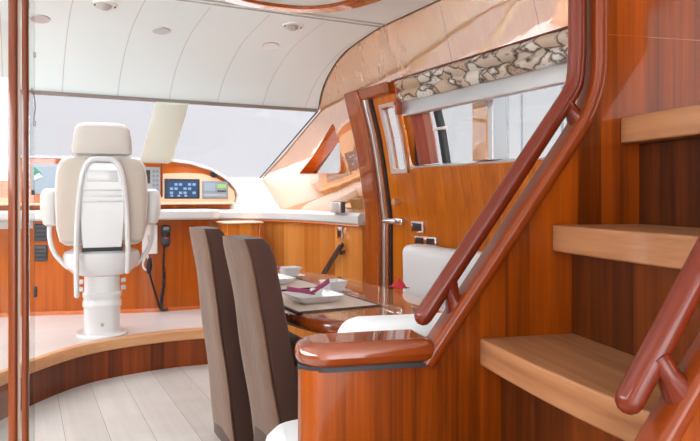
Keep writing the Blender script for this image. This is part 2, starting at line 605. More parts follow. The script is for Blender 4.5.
# side walls: veneered, leaning inwards above the window sill
def side_wall(sign):
    zs = [2.1 * k / 42 for k in range(43)]
    rings = []
    for z in zs:
        rings.append((z, wall_x(z), interp(z, FRONT)))
    bm = bmesh.new()
    NY = 14
    inner = [[bm.verts.new((sign * x, lerp(-3.6, yf, j / NY), z)) for j in range(NY + 1)] for z, x, yf in rings]
    outer = [[bm.verts.new((sign * (x + .13), lerp(-3.6, yf, j / NY), z)) for j in range(NY + 1)] for z, x, yf in rings]
    for G in (inner, outer):
        for i in range(len(zs) - 1):
            for j in range(NY):
                bm.faces.new((G[i][j], G[i + 1][j], G[i + 1][j + 1], G[i][j + 1]))
    for i in range(len(zs) - 1):
        for j in (0, NY):
            bm.faces.new((inner[i][j], inner[i + 1][j], outer[i + 1][j], outer[i][j]))
    for i in (0, len(zs) - 1):
        for j in range(NY):
            bm.faces.new((inner[i][j], inner[i][j + 1], outer[i][j + 1], outer[i][j]))
    return bm


def yz_prism(pts, x0, x1):
    return prism([(x0, y, z) for y, z in pts], (x1 - x0, 0, 0))


def round_poly(pts, r, n=5):
    out = []
    m = len(pts)
    for i in range(m):
        p = Vector(pts[i]); a = Vector(pts[i - 1]); b = Vector(pts[(i + 1) % m])
        da = (a - p).normalized(); db = (b - p).normalized()
        p0, p1 = p + da * r, p + db * r
        for k in range(n + 1):
            t = k / n
            q = p0 * (1 - t) ** 2 + p * 2 * t * (1 - t) + p1 * t * t
            out.append((q.x, q.y))
    return out


TRI = round_poly([(4.84, 1.315), (4.07, 1.66), (4.06, 1.295)], .05)
WIN = round_poly([(.95, 1.315), (3.18, 1.315), (3.18, 1.77), (.95, 1.77)], .05)
DOOR_Y0, DOOR_Y1 = 3.20, 3.62
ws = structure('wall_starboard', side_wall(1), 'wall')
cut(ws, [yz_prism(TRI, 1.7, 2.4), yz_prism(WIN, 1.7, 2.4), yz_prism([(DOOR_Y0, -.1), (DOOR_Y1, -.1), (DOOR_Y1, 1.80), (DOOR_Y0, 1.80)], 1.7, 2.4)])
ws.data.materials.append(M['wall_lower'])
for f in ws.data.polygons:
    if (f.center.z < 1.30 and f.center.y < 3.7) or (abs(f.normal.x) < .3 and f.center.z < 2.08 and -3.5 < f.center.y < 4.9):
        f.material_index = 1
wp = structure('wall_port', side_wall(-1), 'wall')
cut(wp, [yz_prism(WIN, -2.4, -1.7)])
structure('wall_aft', merge(box2((-2.2, -3.72, 0), (-1.5, -3.6, 2.1)), box2((1.4, -3.72, 0), (2.2, -3.6, 2.1)), box2((-1.5, -3.72, 1.95), (1.4, -3.6, 2.1))), 'console', smooth=False)

# triangular port-light ahead of the door: reveal and pane
structure('window_1', yz_prism([(y, z) for y, z in TRI], 2.10, 2.106), 'side_glass', smooth=False)


def ring_frame(pts, w, x0, x1):
    """band of width w around a yz outline."""
    c = Vector((sum(p[0] for p in pts) / len(pts), sum(p[1] for p in pts) / len(pts)))
    inn = [Vector(p) + (c - Vector(p)).normalized() * w for p in pts]
    bm = bmesh.new()
    A = [[bm.verts.new((x, p[0], p[1])) for p in q] for x in (x0, x1) for q in (pts, inn)]
    n = len(pts)
    for a, b in ((0, 1), (1, 3), (3, 2), (2, 0)):
        for k in range(n):
            bm.faces.new((A[a][k], A[a][(k + 1) % n], A[b][(k + 1) % n], A[b][k]))
    return bm


structure('trim_2', ring_frame(TRI, .018, 1.99, 2.1), 'hood')

# big starboard window: two panes, post between, sill line
for n, (a, b) in enumerate(((.955, 2.43), (2.58, 3.175))):
    structure('window_%d' % (n + 2), yz_prism([(a, 1.32), (b, 1.32), (b, 1.765), (a, 1.765)], 2.06, 2.066), 'side_glass', smooth=False)
wf = structure('trim_3', ring_frame(WIN, .016, 2.035, 2.075), 'seal')
post = structure('trim_4', merge(box2((1.985, 2.47, 1.317), (2.085, 2.585, 1.768))), 'wall', smooth=False, bevel=.006)
structure('trim_5', box2((1.985, 2.425, 1.317), (2.085, 2.468, 1.768)), 'alu', smooth=False, bevel=.004)
structure('trim_6', tube([(wall_x(1.315) - .004, .95, 1.309), (wall_x(1.315) - .004, 3.17, 1.309)], .006, 8), 'alu')

# windscreen: raked panes, pale pillars between, white coaming under
WT, WB = (4.25, 1.752), (5.81, 1.31)


def ws_pt(X, t):
    return Vector((X, lerp(WT[0], WB[0], t), lerp(WT[1], WB[1], t)))


def ws_quad(xt0, xt1, xb0, xb1, off=0.0, th=.008, t0=0., t1=1.):
    nrm = Vector((0, WT[1] - WB[1], WB[0] - WT[0])).normalized()
    q = [ws_pt(xt0, t0), ws_pt(xt1, t0), ws_pt(xb1, t1), ws_pt(xb0, t1)]
    return prism([p + nrm * off for p in q], nrm * th)


structure('window_4', ws_quad(-.35, .80, -.50, .93), 'ws_glass', smooth=False)
structure('window_5', ws_quad(.80, 1.92, .93, 2.03), 'ws_glass', smooth=False)
structure('window_6', ws_quad(-1.92, -.35, -2.03, -.50), 'ws_glass', smooth=False)
mull = M['mullion'] = plain('pale_pillar_lining', (.74, .83, .73, 1), .45)


def pillar(xt, xb, wt, wb):
    n = Vector((0, WT[1] - WB[1], WB[0] - WT[0])).normalized()
    rings = []
    for k in range(9):
        t = k / 8
        xc = lerp(xt, xb, t); w = lerp(wt, wb, t ** .8)
        p = ws_pt(xc, t)
        rings.append([p + Vector((-w, 0, 0)) - n * .005, p + Vector((-w * .75, 0, 0)) - n * .02, p + Vector((w * .75, 0, 0)) - n * .02, p + Vector((w, 0, 0)) - n * .005])
    return loft(rings)


structure('trim_7', pillar(.875, 1.02, .105, .13), 'mullion')
structure('trim_8', pillar(-.42, -.55, .10, .13), 'mullion')
# black seal down the starboard edge of the windscreen and along its head
nrm_ws = Vector((0, WT[1] - WB[1], WB[0] - WT[0])).normalized()
structure('trim_9', tube([ws_pt(1.895, 0.0) - nrm_ws * .004, ws_pt(2.0, 1.0) - nrm_ws * .004], .006, 8), 'seal')
structure('trim_10', box2((-1.89, 4.245, 1.745), (1.89, 4.275, 1.765)), plain('brown_edge', (.25, .2, .17, 1), .5), smooth=False)
# coaming under the windscreen
co = [(5.81, 1.31), (5.42, 1.02), (5.42, .9), (5.95, .9), (5.95, 1.31)]
structure('wall_forward', loft([[(x, y, z) for y, z in co] for x in (-2.05, 2.05)]), 'white_vinyl')

# planked wall curving from the console round to the side door, with a padded white sill on top
curve = smooth_path([(1.33, 5.22, 0), (1.60, 5.13, 0), (1.82, 4.93, 0), (1.95, 4.6, 0), (2.0, 4.2, 0), (2.02, 3.80, 0)], 8)


def inset(path, d):
    out = []
    for i, p in enumerate(path):
        t = (path[min(i + 1, len(path) - 1)] - path[max(i - 1, 0)]).normalized()
        out.append(p + Vector((t.y, -t.x, 0)) * d)     # to the inside of the cabin
    return out


rings = []
for p, q in zip(curve, inset(curve, -.03)):
    rings.append([(p.x, p.y, 0), (p.x, p.y, .97), (q.x, q.y, .97), (q.x, q.y, 0)])
M['curved_plank'] = wood('cherry_curved_planks', srgb(176, 98, 34), srgb(216, 144, 72), 'Z', .6, .35, .5, 1.5, plank=('Y', .11, .5), spread=.3)
structure('wall_companionway', loft(rings), 'curved_plank')
rings = []
for p, q in zip(inset(curve, .035), inset(curve, -.22)):
    a, b = .95, 1.028
    f = inset
    rings.append([(p.x, p.y, a + .012), (p.x, p.y, b - .02), (lerp(p.x, q.x, .08), lerp(p.y, q.y, .08), b), (q.x, q.y, b), (q.x, q.y, a), (lerp(p.x, q.x, .06), lerp(p.y, q.y, .06), a)])
t = thing('window_sill', 'long white padded sill curving from the helm console to the side door', 'sill', (1.9, 4.7, .95))
obj('sill_top', loft(rings), 'white_vinyl', t)
tube_pts = inset(curve, .02)
t2 = obj('wood_lip', tube([(p.x, p.y, .942) for p in tube_pts], .008, 8), 'hood', t)

# ================================================================ HELM PLATFORM
edge = smooth_path([(-.62, 2.5, 0), (-.5, 2.95, 0), (-.32, 3.35, 0), (-.13, 3.68, 0), (.05, 3.93, 0), (.2, 4.10, 0), (.37, 4.24, 0), (.55, 4.315, 0), (.86, 4.372, 0), (1.12, 4.36, 0), (1.32, 4.33, 0)], 6)
PZ = .245
t = thing('helm_platform', 'raised pale platform with curved wooden step under the helm chair', 'platform', (.4, 4.3, 0))
outl = [(p.x, p.y) for p in edge]
back = [(1.32, 5.35), (-2.0, 5.6), (-2.0, 2.55)]
obj('deck', prism([(x, y + .05, .19) for x, y in outl] + [(x, y, .19) for x, y in back], (0, 0, PZ - .19)), 'platform', t)
rings = []
for p in edge:
    rings.append([(p.x, p.y, .180), (p.x, p.y - .006, .186), (p.x, p.y - .006, PZ - .006), (p.x, p.y, PZ + .001), (p.x, p.y + .06, PZ + .001), (p.x, p.y + .06, .180)])
obj('nosing', loft(rings), 'nosing', t)
rings = [[(p.x, p.y + .02, 0), (p.x, p.y + .02, .182), (p.x, p.y + .045, .182), (p.x, p.y + .045, 0)] for p in edge]
obj('riser', loft(rings), 'riser', t)

# ================================================================ HELM CONSOLE
face = smooth_path([(-2.05, 5.75, 0), (-1.0, 5.62, 0), (0, 5.44, 0), (.5, 5.29, 0), (.9, 5.18, 0), (1.35, 5.15, 0)], 6)
con = thing('helm_console', 'long veneered helm console cabinet with white shelf behind the helm chair', 'console', (.4, 5.4, PZ))
rings = [[(p.x, p.y, PZ), (p.x, p.y, .955), (p.x, p.y + .2, .955), (p.x, p.y + .2, PZ)] for p in face]
obj('cabinet_front', loft(rings), 'console', con)
slab = smooth_path([(-2.05, 5.62, 0), (-1.0, 5.48, 0), (0, 5.30, 0), (.5, 5.16, 0), (.9, 5.06, 0), (1.35, 5.02, 0)], 6)
pts = [(p.x, p.y) for p in slab] + [(1.40, 5.05), (1.42, 5.10), (1.40, 5.18), (1.40, 5.5), (-2.05, 5.75)]
obj('shelf', prism([(x, y, .958) for x, y in pts], (0, 0, .078)), 'white_vinyl', con, bevel=.018)
obj('skirting', loft([[(p.x, p.y - .012, PZ), (p.x, p.y - .012, PZ + .03), (p.x, p.y, PZ + .03), (p.x, p.y, PZ)] for p in face]), 'hood', con)


def on_face(px, py, off=0.0):
    """point of the console front seen at this place in the photograph."""
    a, b = ray(px)
    d = 5.2
    for _ in range(12):
        x = a * d
        y = interp(x, [(p.x, p.y) for p in face])
        d = y / b
    d -= off
    return at_depth(px, py, d)


def face_panel(x0, y0, x1, y1, depth, bev=.006):
    a = on_face(x0, y0); b = on_face(x1, y1)
    c = (a + b) / 2
    ang = math.atan2(b.y - a.y, b.x - a.x)
    w = math.hypot(b.x - a.x, b.y - a.y); h = abs(a.z - b.z)
    mx = Matrix.Translation(c) @ Matrix.Rotation(ang, 4, 'Z')
    return w, h, mx


for y0, y1 in ((224, 241), (245, 261)):
    w, h, mx = face_panel(34.5, y0, 47.5, y1, .02)
    v = obj('vent_cover', rbox((w, .03, h), .008, 3, mx), 'dark_grey', con)
    lou = [rbox((w * .8, .008, .008), .002, 1, mx @ Matrix.Translation((0, -.016, (k - 1) * h * .24))) for k in range(3)]
    obj('louvre', merge(*lou), 'black', v)
w, h, mx = face_panel(33.8, 286.5, 37, 297, .02)
obj('latch', rbox((w, .03, h), .004, 2, mx), 'black', con)
w, h, mx = face_panel(53.5, 262, 65, 277, .02)

# ---- instrument pod on the shelf
PY = 5.35
right = [on_y(px, py, PY) for px, py in ((146, 157.5), (170, 158.5), (192, 161.5), (212, 168), (225, 175.5), (232, 181), (237.5, 188), (240, 194.5), (238.6, 203))]
XM = .45
outl = [(p.x, p.z) for p in right]
left = [(2 * XM - x, z) for x, z in outl][::-1]
pod_outline = left + outl                                   # left bottom -> over the top -> right bottom
pcx = XM
pod = thing('instrument_pod', 'arched instrument pod with white rim and wood hood on the helm console', 'instrument panel', (XM, PY, 1.036))


def shrink(pts, d):
    cz = 1.12
    out = []
    n = len(pts)
    for i, (x, z) in enumerate(pts):
        a = Vector(pts[max(i - 1, 0)]); b = Vector(pts[min(i + 1, n - 1)])
        tt = (b - a).normalized()
        nn = Vector((tt.y, -tt.x))
        out.append((x + nn.x * d, z + nn.y * d))
    return out


inn = shrink(pod_outline, .022)
zb = 1.083
fr = [(x, max(z, zb)) for x, z in pod_outline]
bk = [(XM + (x - XM) * .97, zb + (max(z, zb) - zb) * .55) for x, z in pod_outline]
bki = [(x, max(z, zb)) for x, z in inn]
bm = bmesh.new()
F0 = [bm.verts.new((x, PY, z)) for x, z in fr]
B0 = [bm.verts.new((x, PY + .40, z)) for x, z in bk]
I0 = [bm.verts.new((x, PY, z)) for x, z in bki]
I1 = [bm.verts.new((x, PY + .05, z)) for x, z in bki]
for A, B in ((F0, B0), (I0, F0), (I1, I0)):
    for k in range(len(A) - 1):
        bm.faces.new((A[k], A[k + 1], B[k + 1], B[k]))
bm.faces.new(B0); bm.faces.new((F0[0], B0[0], B0[-1], F0[-1]))
obj('shell', bm, 'white_vinyl', pod)
obj('hood_panel', prism([(x, PY + .048, z) for x, z in bki], (0, .02, 0)), 'hood', pod)
obj('plinth', box2((2 * XM - 1.60, PY + .06, 1.034), (1.60, PY + .3, 1.086), .004), 'console', pod)
obj('bottom_rail', box2((2 * XM - 1.66, PY - .012, 1.072), (1.66, PY + .06, 1.09), .004), 'fascia', pod)


def pod_poly(pix, Y, th):
    return prism([on_y(px, py, Y) for px, py in pix], (0, th, 0))


fas = [(163, 173.5), (185, 172.8), (203, 173.8), (216, 177.8), (227, 184), (234, 191), (235.5, 199), (234, 202.3), (156, 203.5), (156, 197.5), (163, 197.2)]
obj('fascia', pod_poly(fas, PY + .03, .018), 'fascia', pod)
mir = [(2 * XM - p.x, p.z) for p in (on_y(px, py, PY + .03) for px, py in fas)]
obj('fascia', prism([(x, PY + .03, z) for x, z in mir], (0, .018, 0)), 'fascia', pod)


def screen(x0, y0, x1, y1, name, body, Y=PY + .022, th=.012, bev=.004):
    a = on_y(x0, y0, Y); b = on_y(x1, y1, Y)
    return obj(name, box2((a.x, Y, b.z), (b.x, Y + th, a.z), bev), body, pod)


def patch(parent, name, m, x0, y0, x1, y1, Y=PY + .019, th=.006):
    a = on_y(x0, y0, Y); b = on_y(x1, y1, Y)
    return obj(name, box2((a.x, Y, b.z), (b.x, Y + th, a.z), .001, 1), m, parent)


s = screen(164.6, 178.7, 199.8, 198.6, 'chart_plotter', plain('navy_casing', srgb(34, 48, 66), .35))
patch(s, 'display', 'scr_blue', 167.6, 181, 197.4, 197.2)
for r in range(3):
    for c in range(6):
        x = 170 + c * 4.5; y = 183.2 + r * 4.2
        patch(s, 'key', 'scr_key' if (r + c) % 3 else 'scr_blue', x, y, x + 3.2, y + 2.5, PY + .017)
for c in range(3):
    patch(s, 'button', 'scr_pale', 170.5 + c * 7, 194.8, 173.2 + c * 7, 196.6, PY + .016)
patch(s, 'indicator', 'red_cloth', 168.2, 179.4, 169.4, 180.3, PY + .018)
s = screen(202.4, 181, 228.2, 198.8, 'autopilot_unit', 'grey')
patch(s, 'display', 'scr_pale', 204.2, 183, 215, 191.5)
patch(s, 'green_display', 'scr_green', 217.3, 184.2, 226.3, 188.2)
for c in range(4):
    patch(s, 'key', 'dark_grey', 217.5 + c * 2.3, 190.2, 219.2 + c * 2.3, 192)
patch(s, 'key_row', 'grey_pale', 204.5, 194, 226, 196.5)
s = screen(142.8, 166.8, 160.3, 196.6, 'radar_unit', 'grey_pale')
patch(s, 'dial', 'radar', 143.6, 170, 150.2, 183.5)
for r in range(5):
    for c in range(2):
        patch(s, 'key', 'grey', 152.6 + c * 3.6, 170 + r * 4.6, 155 + c * 3.6, 172.6 + r * 4.6, PY + .017)
c0 = on_y(213.6, 174.6, PY + .03)
obj('speaker_knob', tube([(c0.x, PY + .005, c0.z), (c0.x, PY + .05, c0.z)], .026, 16), 'black', pod)
obj('joint', pod_poly([(161.2, 160), (162, 160), (162, 203), (161.2, 203)], PY + .044, .006), 'riser', pod)
s = screen(31, 163.5, 57.5, 194, 'chart_screen', 'grey_pale')
patch(s, 'display', 'scr_pale', 33.5, 166.5, 55, 191)
Y = PY + .018
obj('chart_picture', prism([on_y(px, py, Y - .004) for px, py in ((34, 167), (40.5, 172), (43, 176.5), (34, 176))], (0, .004, 0)), 'green_map', s)
obj('chart_picture', prism([on_y(px, py, Y - .006) for px, py in ((34, 176), (39, 173), (43, 176.5), (34, 180))], (0, .004, 0)), 'white_gloss', s)
patch(pod, 'switch', 'black', 31.5, 190, 34.5, 195)
patch(pod, 'switch', 'black', 40, 197, 43, 203)
s = thing('throttle_lever', 'small black throttle lever with chrome tip on the white shelf', 'lever', on_y(155, 207, 5.2))
p = on_y(154, 207.5, 5.16); p.z = 1.036
obj('base', rbox((.06, .08, .02), .006, 2, None, p + Vector((0, 0, .01))), 'black', s)
obj('lever', tube([p + Vector((0, 0, .015)), p + Vector((-.005, .01, .09))], [.014, .02], 10, round_end=True), 'dark_grey', s)
obj('tip', rbox((.03, .03, .02), .008, 2, None, p + Vector((-.005, .01, .115))), 'chrome', s)

# ---- telephone box and radio handset on the console face
w, h, mx = face_panel(142, 224.5, 157.5, 253.5, .03)
t = thing('telephone_box', 'white wall-mounted telephone box on the wooden console front', 'phone', on_face(150, 239))
obj('casing', rbox((w, .05, h), .01, 3, mx @ Matrix.Translation((0, -.025, 0))), 'white_gloss', t)
obj('dial_plate', rbox((w * .3, .01, h * .2), .004, 2, mx @ Matrix.Translation((0, -.052, h * .05))), 'cream_vinyl', t)
pts = [on_face(x, y, .03) for x, y in ((147, 253), (148, 258), (149.5, 263), (148.5, 269), (145, 269.5), (143, 265), (144.5, 259), (147.5, 254))]
obj('cord_loop', tube(smooth_path(pts, 5), .008, 8), 'white_gloss', t)
w, h, mx = face_panel(160.5, 225, 170, 246, .03)
t = thing('radio_handset', 'black radio handset with red button hanging beside the white telephone box', 'radio', on_face(165, 236))
obj('handset', rbox((w * .82, .045, h), .012, 3, mx @ Matrix.Translation((0, -.03, 0))), 'black', t)
obj('ear_piece', rbox((w, .06, h * .3), .012, 3, mx @ Matrix.Translation((0, -.035, h * .33))), 'dark_grey', t)
obj('mouth_piece', rbox((w * .95, .055, h * .36), .012, 3, mx @ Matrix.Translation((0, -.033, -h * .22))), 'dark_grey', t)
obj('display', rbox((w * .5, .004, h * .14), .001, 1, mx @ Matrix.Translation((0, -.066, h * .36))), 'grey', t)
obj('red_button', rbox((w * .3, .01, h * .08), .002, 1, mx @ Matrix.Translation((0, -.062, -h * .1))), 'red_cloth', t)
path = [on_face(x, y, .03) for x, y in ((164.6, 246), (163.5, 262), (164, 280), (162, 296), (161, 306), (163, 311.5), (167, 311))]
path[-2].z = path[-1].z = PZ + .02
cord = []
dense = smooth_path(path, 30)
for i, p in enumerate(dense):
    a = i * 1.3
    k = .008 if i > 40 and i < 150 else .003
    cord.append(p + Vector((math.cos(a) * k, math.sin(a) * k, math.sin(a) * k)))
obj('coiled_cord', tube(cord, .0075, 6), 'black', t)
t = thing('fist_microphone', 'small black microphone with thin cable below the white telephone box', 'microphone', on_face(149, 266, .05))
a = on_face(149.6, 259.5, .05); b = on_face(148.8, 272, .05)
obj('body', tube([a, (a + b) / 2, b], [.014, .024, .016], 12, round_end=True), 'black', t)
path = [on_face(x, y, .035) for x, y in ((149.3, 272), (152.5, 284), (156.5, 297), (160, 308), (164, 312))]
path[-1].z = PZ + .014
obj('cable', tube(smooth_path(path, 8), .008, 8), 'black', t)

# low companionway partition beside the console
t = thing('companionway_partition', 'low wooden partition with cream cap between console and dining chairs', 'partition', (1.5, 4.9, 0))
obj('panel', box2((1.40, 4.82, 0), (1.66, 5.06, .93), .006), 'plank', t)
obj('cap', box2((1.38, 4.80, .93), (1.685, 5.07, .943), .005), 'fascia', t)
obj('corner_post', box2((1.645, 4.80, 0), (1.685, 4.84, .93), .008), 'doorframe', t)

# ================================================================ HELM CHAIR
hc = thing('helm_chair', 'white leather helm chair on a round pedestal, seen from behind', 'chair', (.475, 4.50, PZ), math.radians(-5.5))
hc.scale = (.93, 1, .965)


def slab_loft(sections, n=28, p=4.0):
    """sections: (z, cx, cy, half width, half depth)."""
    return loft([[(x, y, z) for x, y in superellipse(cx, cy, hw, hd, p, n)] for z, cx, cy, hw, hd in sections])


obj('flange', lathe([(.10, .0), (.17, .0), (.172, .012), (.165, .022), (.10, .026)], 40), 'helm_plastic', hc, local=True)
col = [(.02, 0, 0, .118, .11), (.19, 0, 0, .120, .112), (.2, 0, 0, .128, .118), (.225, 0, 0, .128, .118), (.235, 0, 0, .122, .113), (.255, 0, 0, .122, .113), (.265, 0, 0, .128, .118), (.285, 0, 0, .128, .118), (.295, 0, 0, .118, .11), (.47, 0, 0, .116, .108)]
pc = obj('pedestal', slab_loft(col, 36, 3.0), 'helm_plastic', hc, local=True)
obj('bolt_cover', tube([(0, -.112, .085), (0, -.122, .085)], .012, 12), 'grey_pale', pc, local=True)
for sx in (-1, 1):
    for zz in (.31, .36):
        obj('knob', rbox((.035, .03, .03), .006, 2, None, (sx * .14, 0, zz)), 'helm_plastic', pc, local=True)
obj('seat_pan', slab_loft([(.40, 0, .05, .13, .16), (.415, 0, .05, .19, .2), (.46, 0, .05, .242, .23), (.53, 0, .05, .255, .24), (.555, 0, .05, .245, .24), (.572, 0, .05, .2, .22)], 36, 2.6), 'helm_plastic', hc, local=True)
obj('seat_mechanism', rbox((.26, .3, .06), .01, 2, None, (0, .0, .595)), 'dark_grey', hc, local=True)
obj('seat_cushion', puff((.52, .5, .12), .05, (0, .12, .665), None, .004, 6, 1), 'seat_white', hc, local=True)


def back_y(z):
    return -.15 - .07 * (z - .6)


prof = [(.615, .235, .03), (.64, .268, .055), (.72, .288, .062), (.9, .298, .062), (1.05, .292, .06), (1.13, .278, .055), (1.17, .25, .045), (1.187, .20, .025)]
obj('backrest', slab_loft([(z, 0, back_y(z) + .05, w, d) for z, w, d in prof], 44, 4), 'seat_white', hc, local=True)
prof = [(.625, .23, .02), (.645, .262, .042), (.75, .278, .048), (.95, .283, .048), (1.08, .274, .046), (1.14, .254, .04), (1.172, .215, .025)]
obj('back_upholstery', slab_loft([(z, 0, back_y(z), w, d) for z, w, d in prof], 44, 4), 'cream_vinyl', hc, local=True)
prof = [(1.192, .165, .025), (1.205, .187, .05), (1.25, .19, .058), (1.32, .182, .057), (1.37, .17, .05), (1.395, .145, .035), (1.405, .10, .015)]
obj('headrest', slab_loft([(z, 0, back_y(z) + .035, w, d) for z, w, d in prof], 44, 4), plain('headrest_vinyl', (.60, .54, .49, 1), .45, bump=.05, bscale=140), hc, local=True)
pan = [(.60, .122), (.8, .138), (1.0, .13), (1.09, .112), (1.13, .085), (1.145, .05)]
R = []
for z, w in pan:
    y0 = back_y(z) - .052
    R.append([(-w, y0 + .02, z), (-w, y0 - .008, z), (w, y0 - .008, z), (w, y0 + .02, z)])
bp = obj('back_panel', loft(R), 'helm_plastic', hc, local=True, bevel=.006)
for k in range(3):
    zz = .90 + k * .035
    obj('ridge', rbox((.25, .012, .012), .005, 2, None, (0, back_y(zz) - .064, zz)), 'helm_plastic', bp, local=True)
obj('crest_boss', rbox((.19, .008, .075), .004, 2, None, (0, back_y(1.06) - .062, 1.06)), 'helm_plastic', bp, local=True)
arch = []
for z_, x_ in ((.30, -.158), (.6, -.160), (.85, -.150), (1.02, -.132), (1.10, -.112), (1.145, -.085), (1.165, -.045), (1.165, .045), (1.145, .085), (1.10, .112), (1.02, .132), (.85, .150), (.6, .160), (.44, .158)):
    arch.append((x_, back_y(max(z_, .5)) - .064, z_))
obj('back_frame', tube(smooth_path(arch, 5), .0175, 10, round_end=True), 'helm_plastic', hc, local=True)
for sx in (-1, 1):
    a = obj('armrest', slab_loft([(.735, sx * .325, .04, .03, .12), (.75, sx * .325, .04, .05, .16), (.83, sx * .332, .04, .06, .18), (.93, sx * .335, .04, .058, .18), (.965, sx * .332, .04, .048, .165), (.98, sx * .33, .04, .025, .13)], 28, 3), 'seat_white', hc, local=True)
    for dy in (0, .05):
        obj('arm_tube', tube(smooth_path([(sx * .335, .02 + dy, .78), (sx * .335, -.01 + dy, .66), (sx * .30, -.02 + dy, .55), (sx * .22, -.01 + dy, .455)], 6), .014, 10), 'helm_plastic', a, local=True)

# ================================================================ SIDE DOOR
def wall_strip(y0, y1, z0, z1, off0, off1, n=24):
    """slab that follows the leaning side wall between two offsets from its inner face."""
    rings = []
    for k in range(n + 1):
        z = lerp(z0, z1, k / n); x = wall_x(z)
        rings.append([(x + off0, y0, z), (x + off0, y1, z), (x + off1, y1, z), (x + off1, y0, z)])
    return loft(rings)


fd = thing('door_surround', 'dark varnished door surround on the side wall ahead of the dining table', 'door frame', (2.0, 3.7, 0))
obj('jamb', wall_strip(3.56, 3.74, 0, 1.80, -.055, .03), 'doorframe', fd, bevel=.012)
obj('jamb', wall_strip(3.512, 3.530, 0, 1.74, -.012, .03), 'doorframe', fd)
obj('header', wall_strip(3.22, 3.74, 1.735, 1.80, -.04, .03, 4), 'doorframe', fd, bevel=.012)
obj('seal_strip', wall_strip(3.530, 3.556, 0, 1.74, -.03, .02), 'alu', fd, bevel=.004)
obj('gap_seal', wall_strip(3.492, 3.512, 0, 1.74, -.002, .06), 'seal', fd)
dr = thing('side_door', 'wooden side door with narrow window, lock and lever handle beside the settee', 'door', (2.05, 3.35, 0))
dp = obj('door_panel', wall_strip(3.205, 3.490, 0, 1.735, .01, .05, 40), 'wall_lower', dr)
cut(dp, [yz_prism(round_poly([(3.255, 1.30), (3.41, 1.30), (3.41, 1.67), (3.255, 1.67)], .025), 1.7, 2.4)])
obj('door_glass', wall_strip(3.25, 3.415, 1.295, 1.675, .022, .028, 6), 'side_glass', dr)
fr_ = [wall_strip(3.405, 3.43, 1.28, 1.69, .002, .03, 8), wall_strip(3.24, 3.262, 1.28, 1.69, .002, .03, 8), wall_strip(3.24, 3.43, 1.672, 1.692, .002, .03, 2), wall_strip(3.24, 3.43, 1.28, 1.302, .002, .03, 2)]
obj('window_frame', merge(*fr_), 'alu', dr)
lk = on_x(396, 202, 2.035)
obj('lock', tube([lk + Vector((-.02, 0, 0)), lk + Vector((.03, 0, 0))], .022, 16), 'chrome', dr)
hd = on_x(395, 221.5, 2.05)
h_ = obj('handle_plate', box2((hd.x - .01, hd.y - .09, hd.z - .02), (hd.x + .02, hd.y + .09, hd.z + .02), .006), 'chrome', dr)
obj('lever', tube([hd + Vector((-.045, .06, 0)), hd + Vector((-.045, -.07, .005))], .011, 10, round_end=True), 'chrome', h_)
obj('lever_neck', tube([hd + Vector((-.045, -.04, .0)), hd + Vector((0, -.04, 0))], .01, 10), 'chrome', h_)

# ---- things on the side wall
def wall_plate(name, label, cat, px0, py0, px1, py1, inner, group=None):
    cpx, cpy = (px0 + px1) / 2, (py0 + py1) / 2
    c = on_x(cpx, cpy, 2.055)
    c = on_x(cpx, cpy, wall_x(c.z))
    a = on_x(px0, py0, c.x); b = on_x(px1, py1, c.x)
    L_, H_ = abs(a.y - b.y), abs(a.z - b.z) * .86
    t = thing(name, label, cat, c, 0, group)
    obj('plate', rbox((.016, L_, H_), .004, 2, Matrix.Translation(c + Vector((-.006, 0, 0)))), 'chrome', t)
    n = inner
    for k in range(n):
        yy = c.y + (k - (n - 1) / 2) * L_ / n
        obj('insert', rbox((.01, L_ / n * .72, H_ * .68), .003, 2, Matrix.Translation((c.x - .012, yy, c.z))), 'black', t)
    return t


wall_plate('light_switch', 'single chrome framed switch plate on the side wall, above the double one', 'switch', 413, 220, 425, 234, 1)
wall_plate('power_socket', 'double chrome framed socket plate low on the side wall above the white settee', 'socket', 416, 234.5, 438, 247.5, 2)

# dark hand bar and switch on the planked wall
def on_curve(px, py, off=0.0):
    """point of the planked wall seen at this place in the photograph."""
    a, b = ray(px)
    best = None
    for i in range(len(curve) - 1):
        p, q = curve[i], curve[i + 1]
        for k in range(11):
            r = p.lerp(q, k / 10)
            e = abs(r.x * b - r.y * a)
            if best is None or e < best[0]:
                best = (e, (r.x * a + r.y * b) / (a * a + b * b))
    return at_depth(px, py, best[1] - off)


t = thing('grab_bar', 'dark slanting grab bar on the planked wall behind the table', 'handrail', on_curve(333, 258))
obj('bar', tube([on_curve(323.5, 274, .07), on_curve(341.5, 245, .07)], .019, 12, round_end=True), plain('dark_stained_wood', srgb(58, 32, 24), .3, coat=.8), t)
obj('bracket', tube(smooth_path([on_curve(336.5, 252, .07), on_curve(341, 253, .07), on_curve(344, 250.5, .0)], 6), .012, 10), plain('dark_stained_bracket', srgb(58, 32, 24), .3, coat=.8), t)
t = thing('wall_socket', 'small chrome socket plate on the planked wall above the grab bar', 'socket', on_curve(341, 232))
c = on_curve(341.2, 232.5, 0)
d0 = on_curve(338, 232.5) - on_curve(345, 232.5)
ang = math.atan2(d0.y, d0.x)
mx = Matrix.Translation(c) @ Matrix.Rotation(ang, 4, 'Z')
obj('plate', rbox((.075, .03, .085), .006, 2, mx), 'chrome', t)
obj('insert', rbox((.045, .036, .04), .004, 2, mx @ Matrix.Translation((0, 0, -.005))), 'black', t)
# little instrument standing on the sill by the door
c = on_x(342, 211, 1.99)
t = thing('sill_plaque', 'small silver framed box standing on the white sill by the door', 'box', (c.x, c.y, 1.028))
obj('face', box2((c.x - .045, c.y - .05, 1.028), (c.x - .03, c.y + .10, 1.10), .004), 'alu', t)
obj('case', box2((c.x - .03, c.y - .055, 1.028), (c.x + .0, c.y + .105, 1.105), .004), 'dark_grey', t)

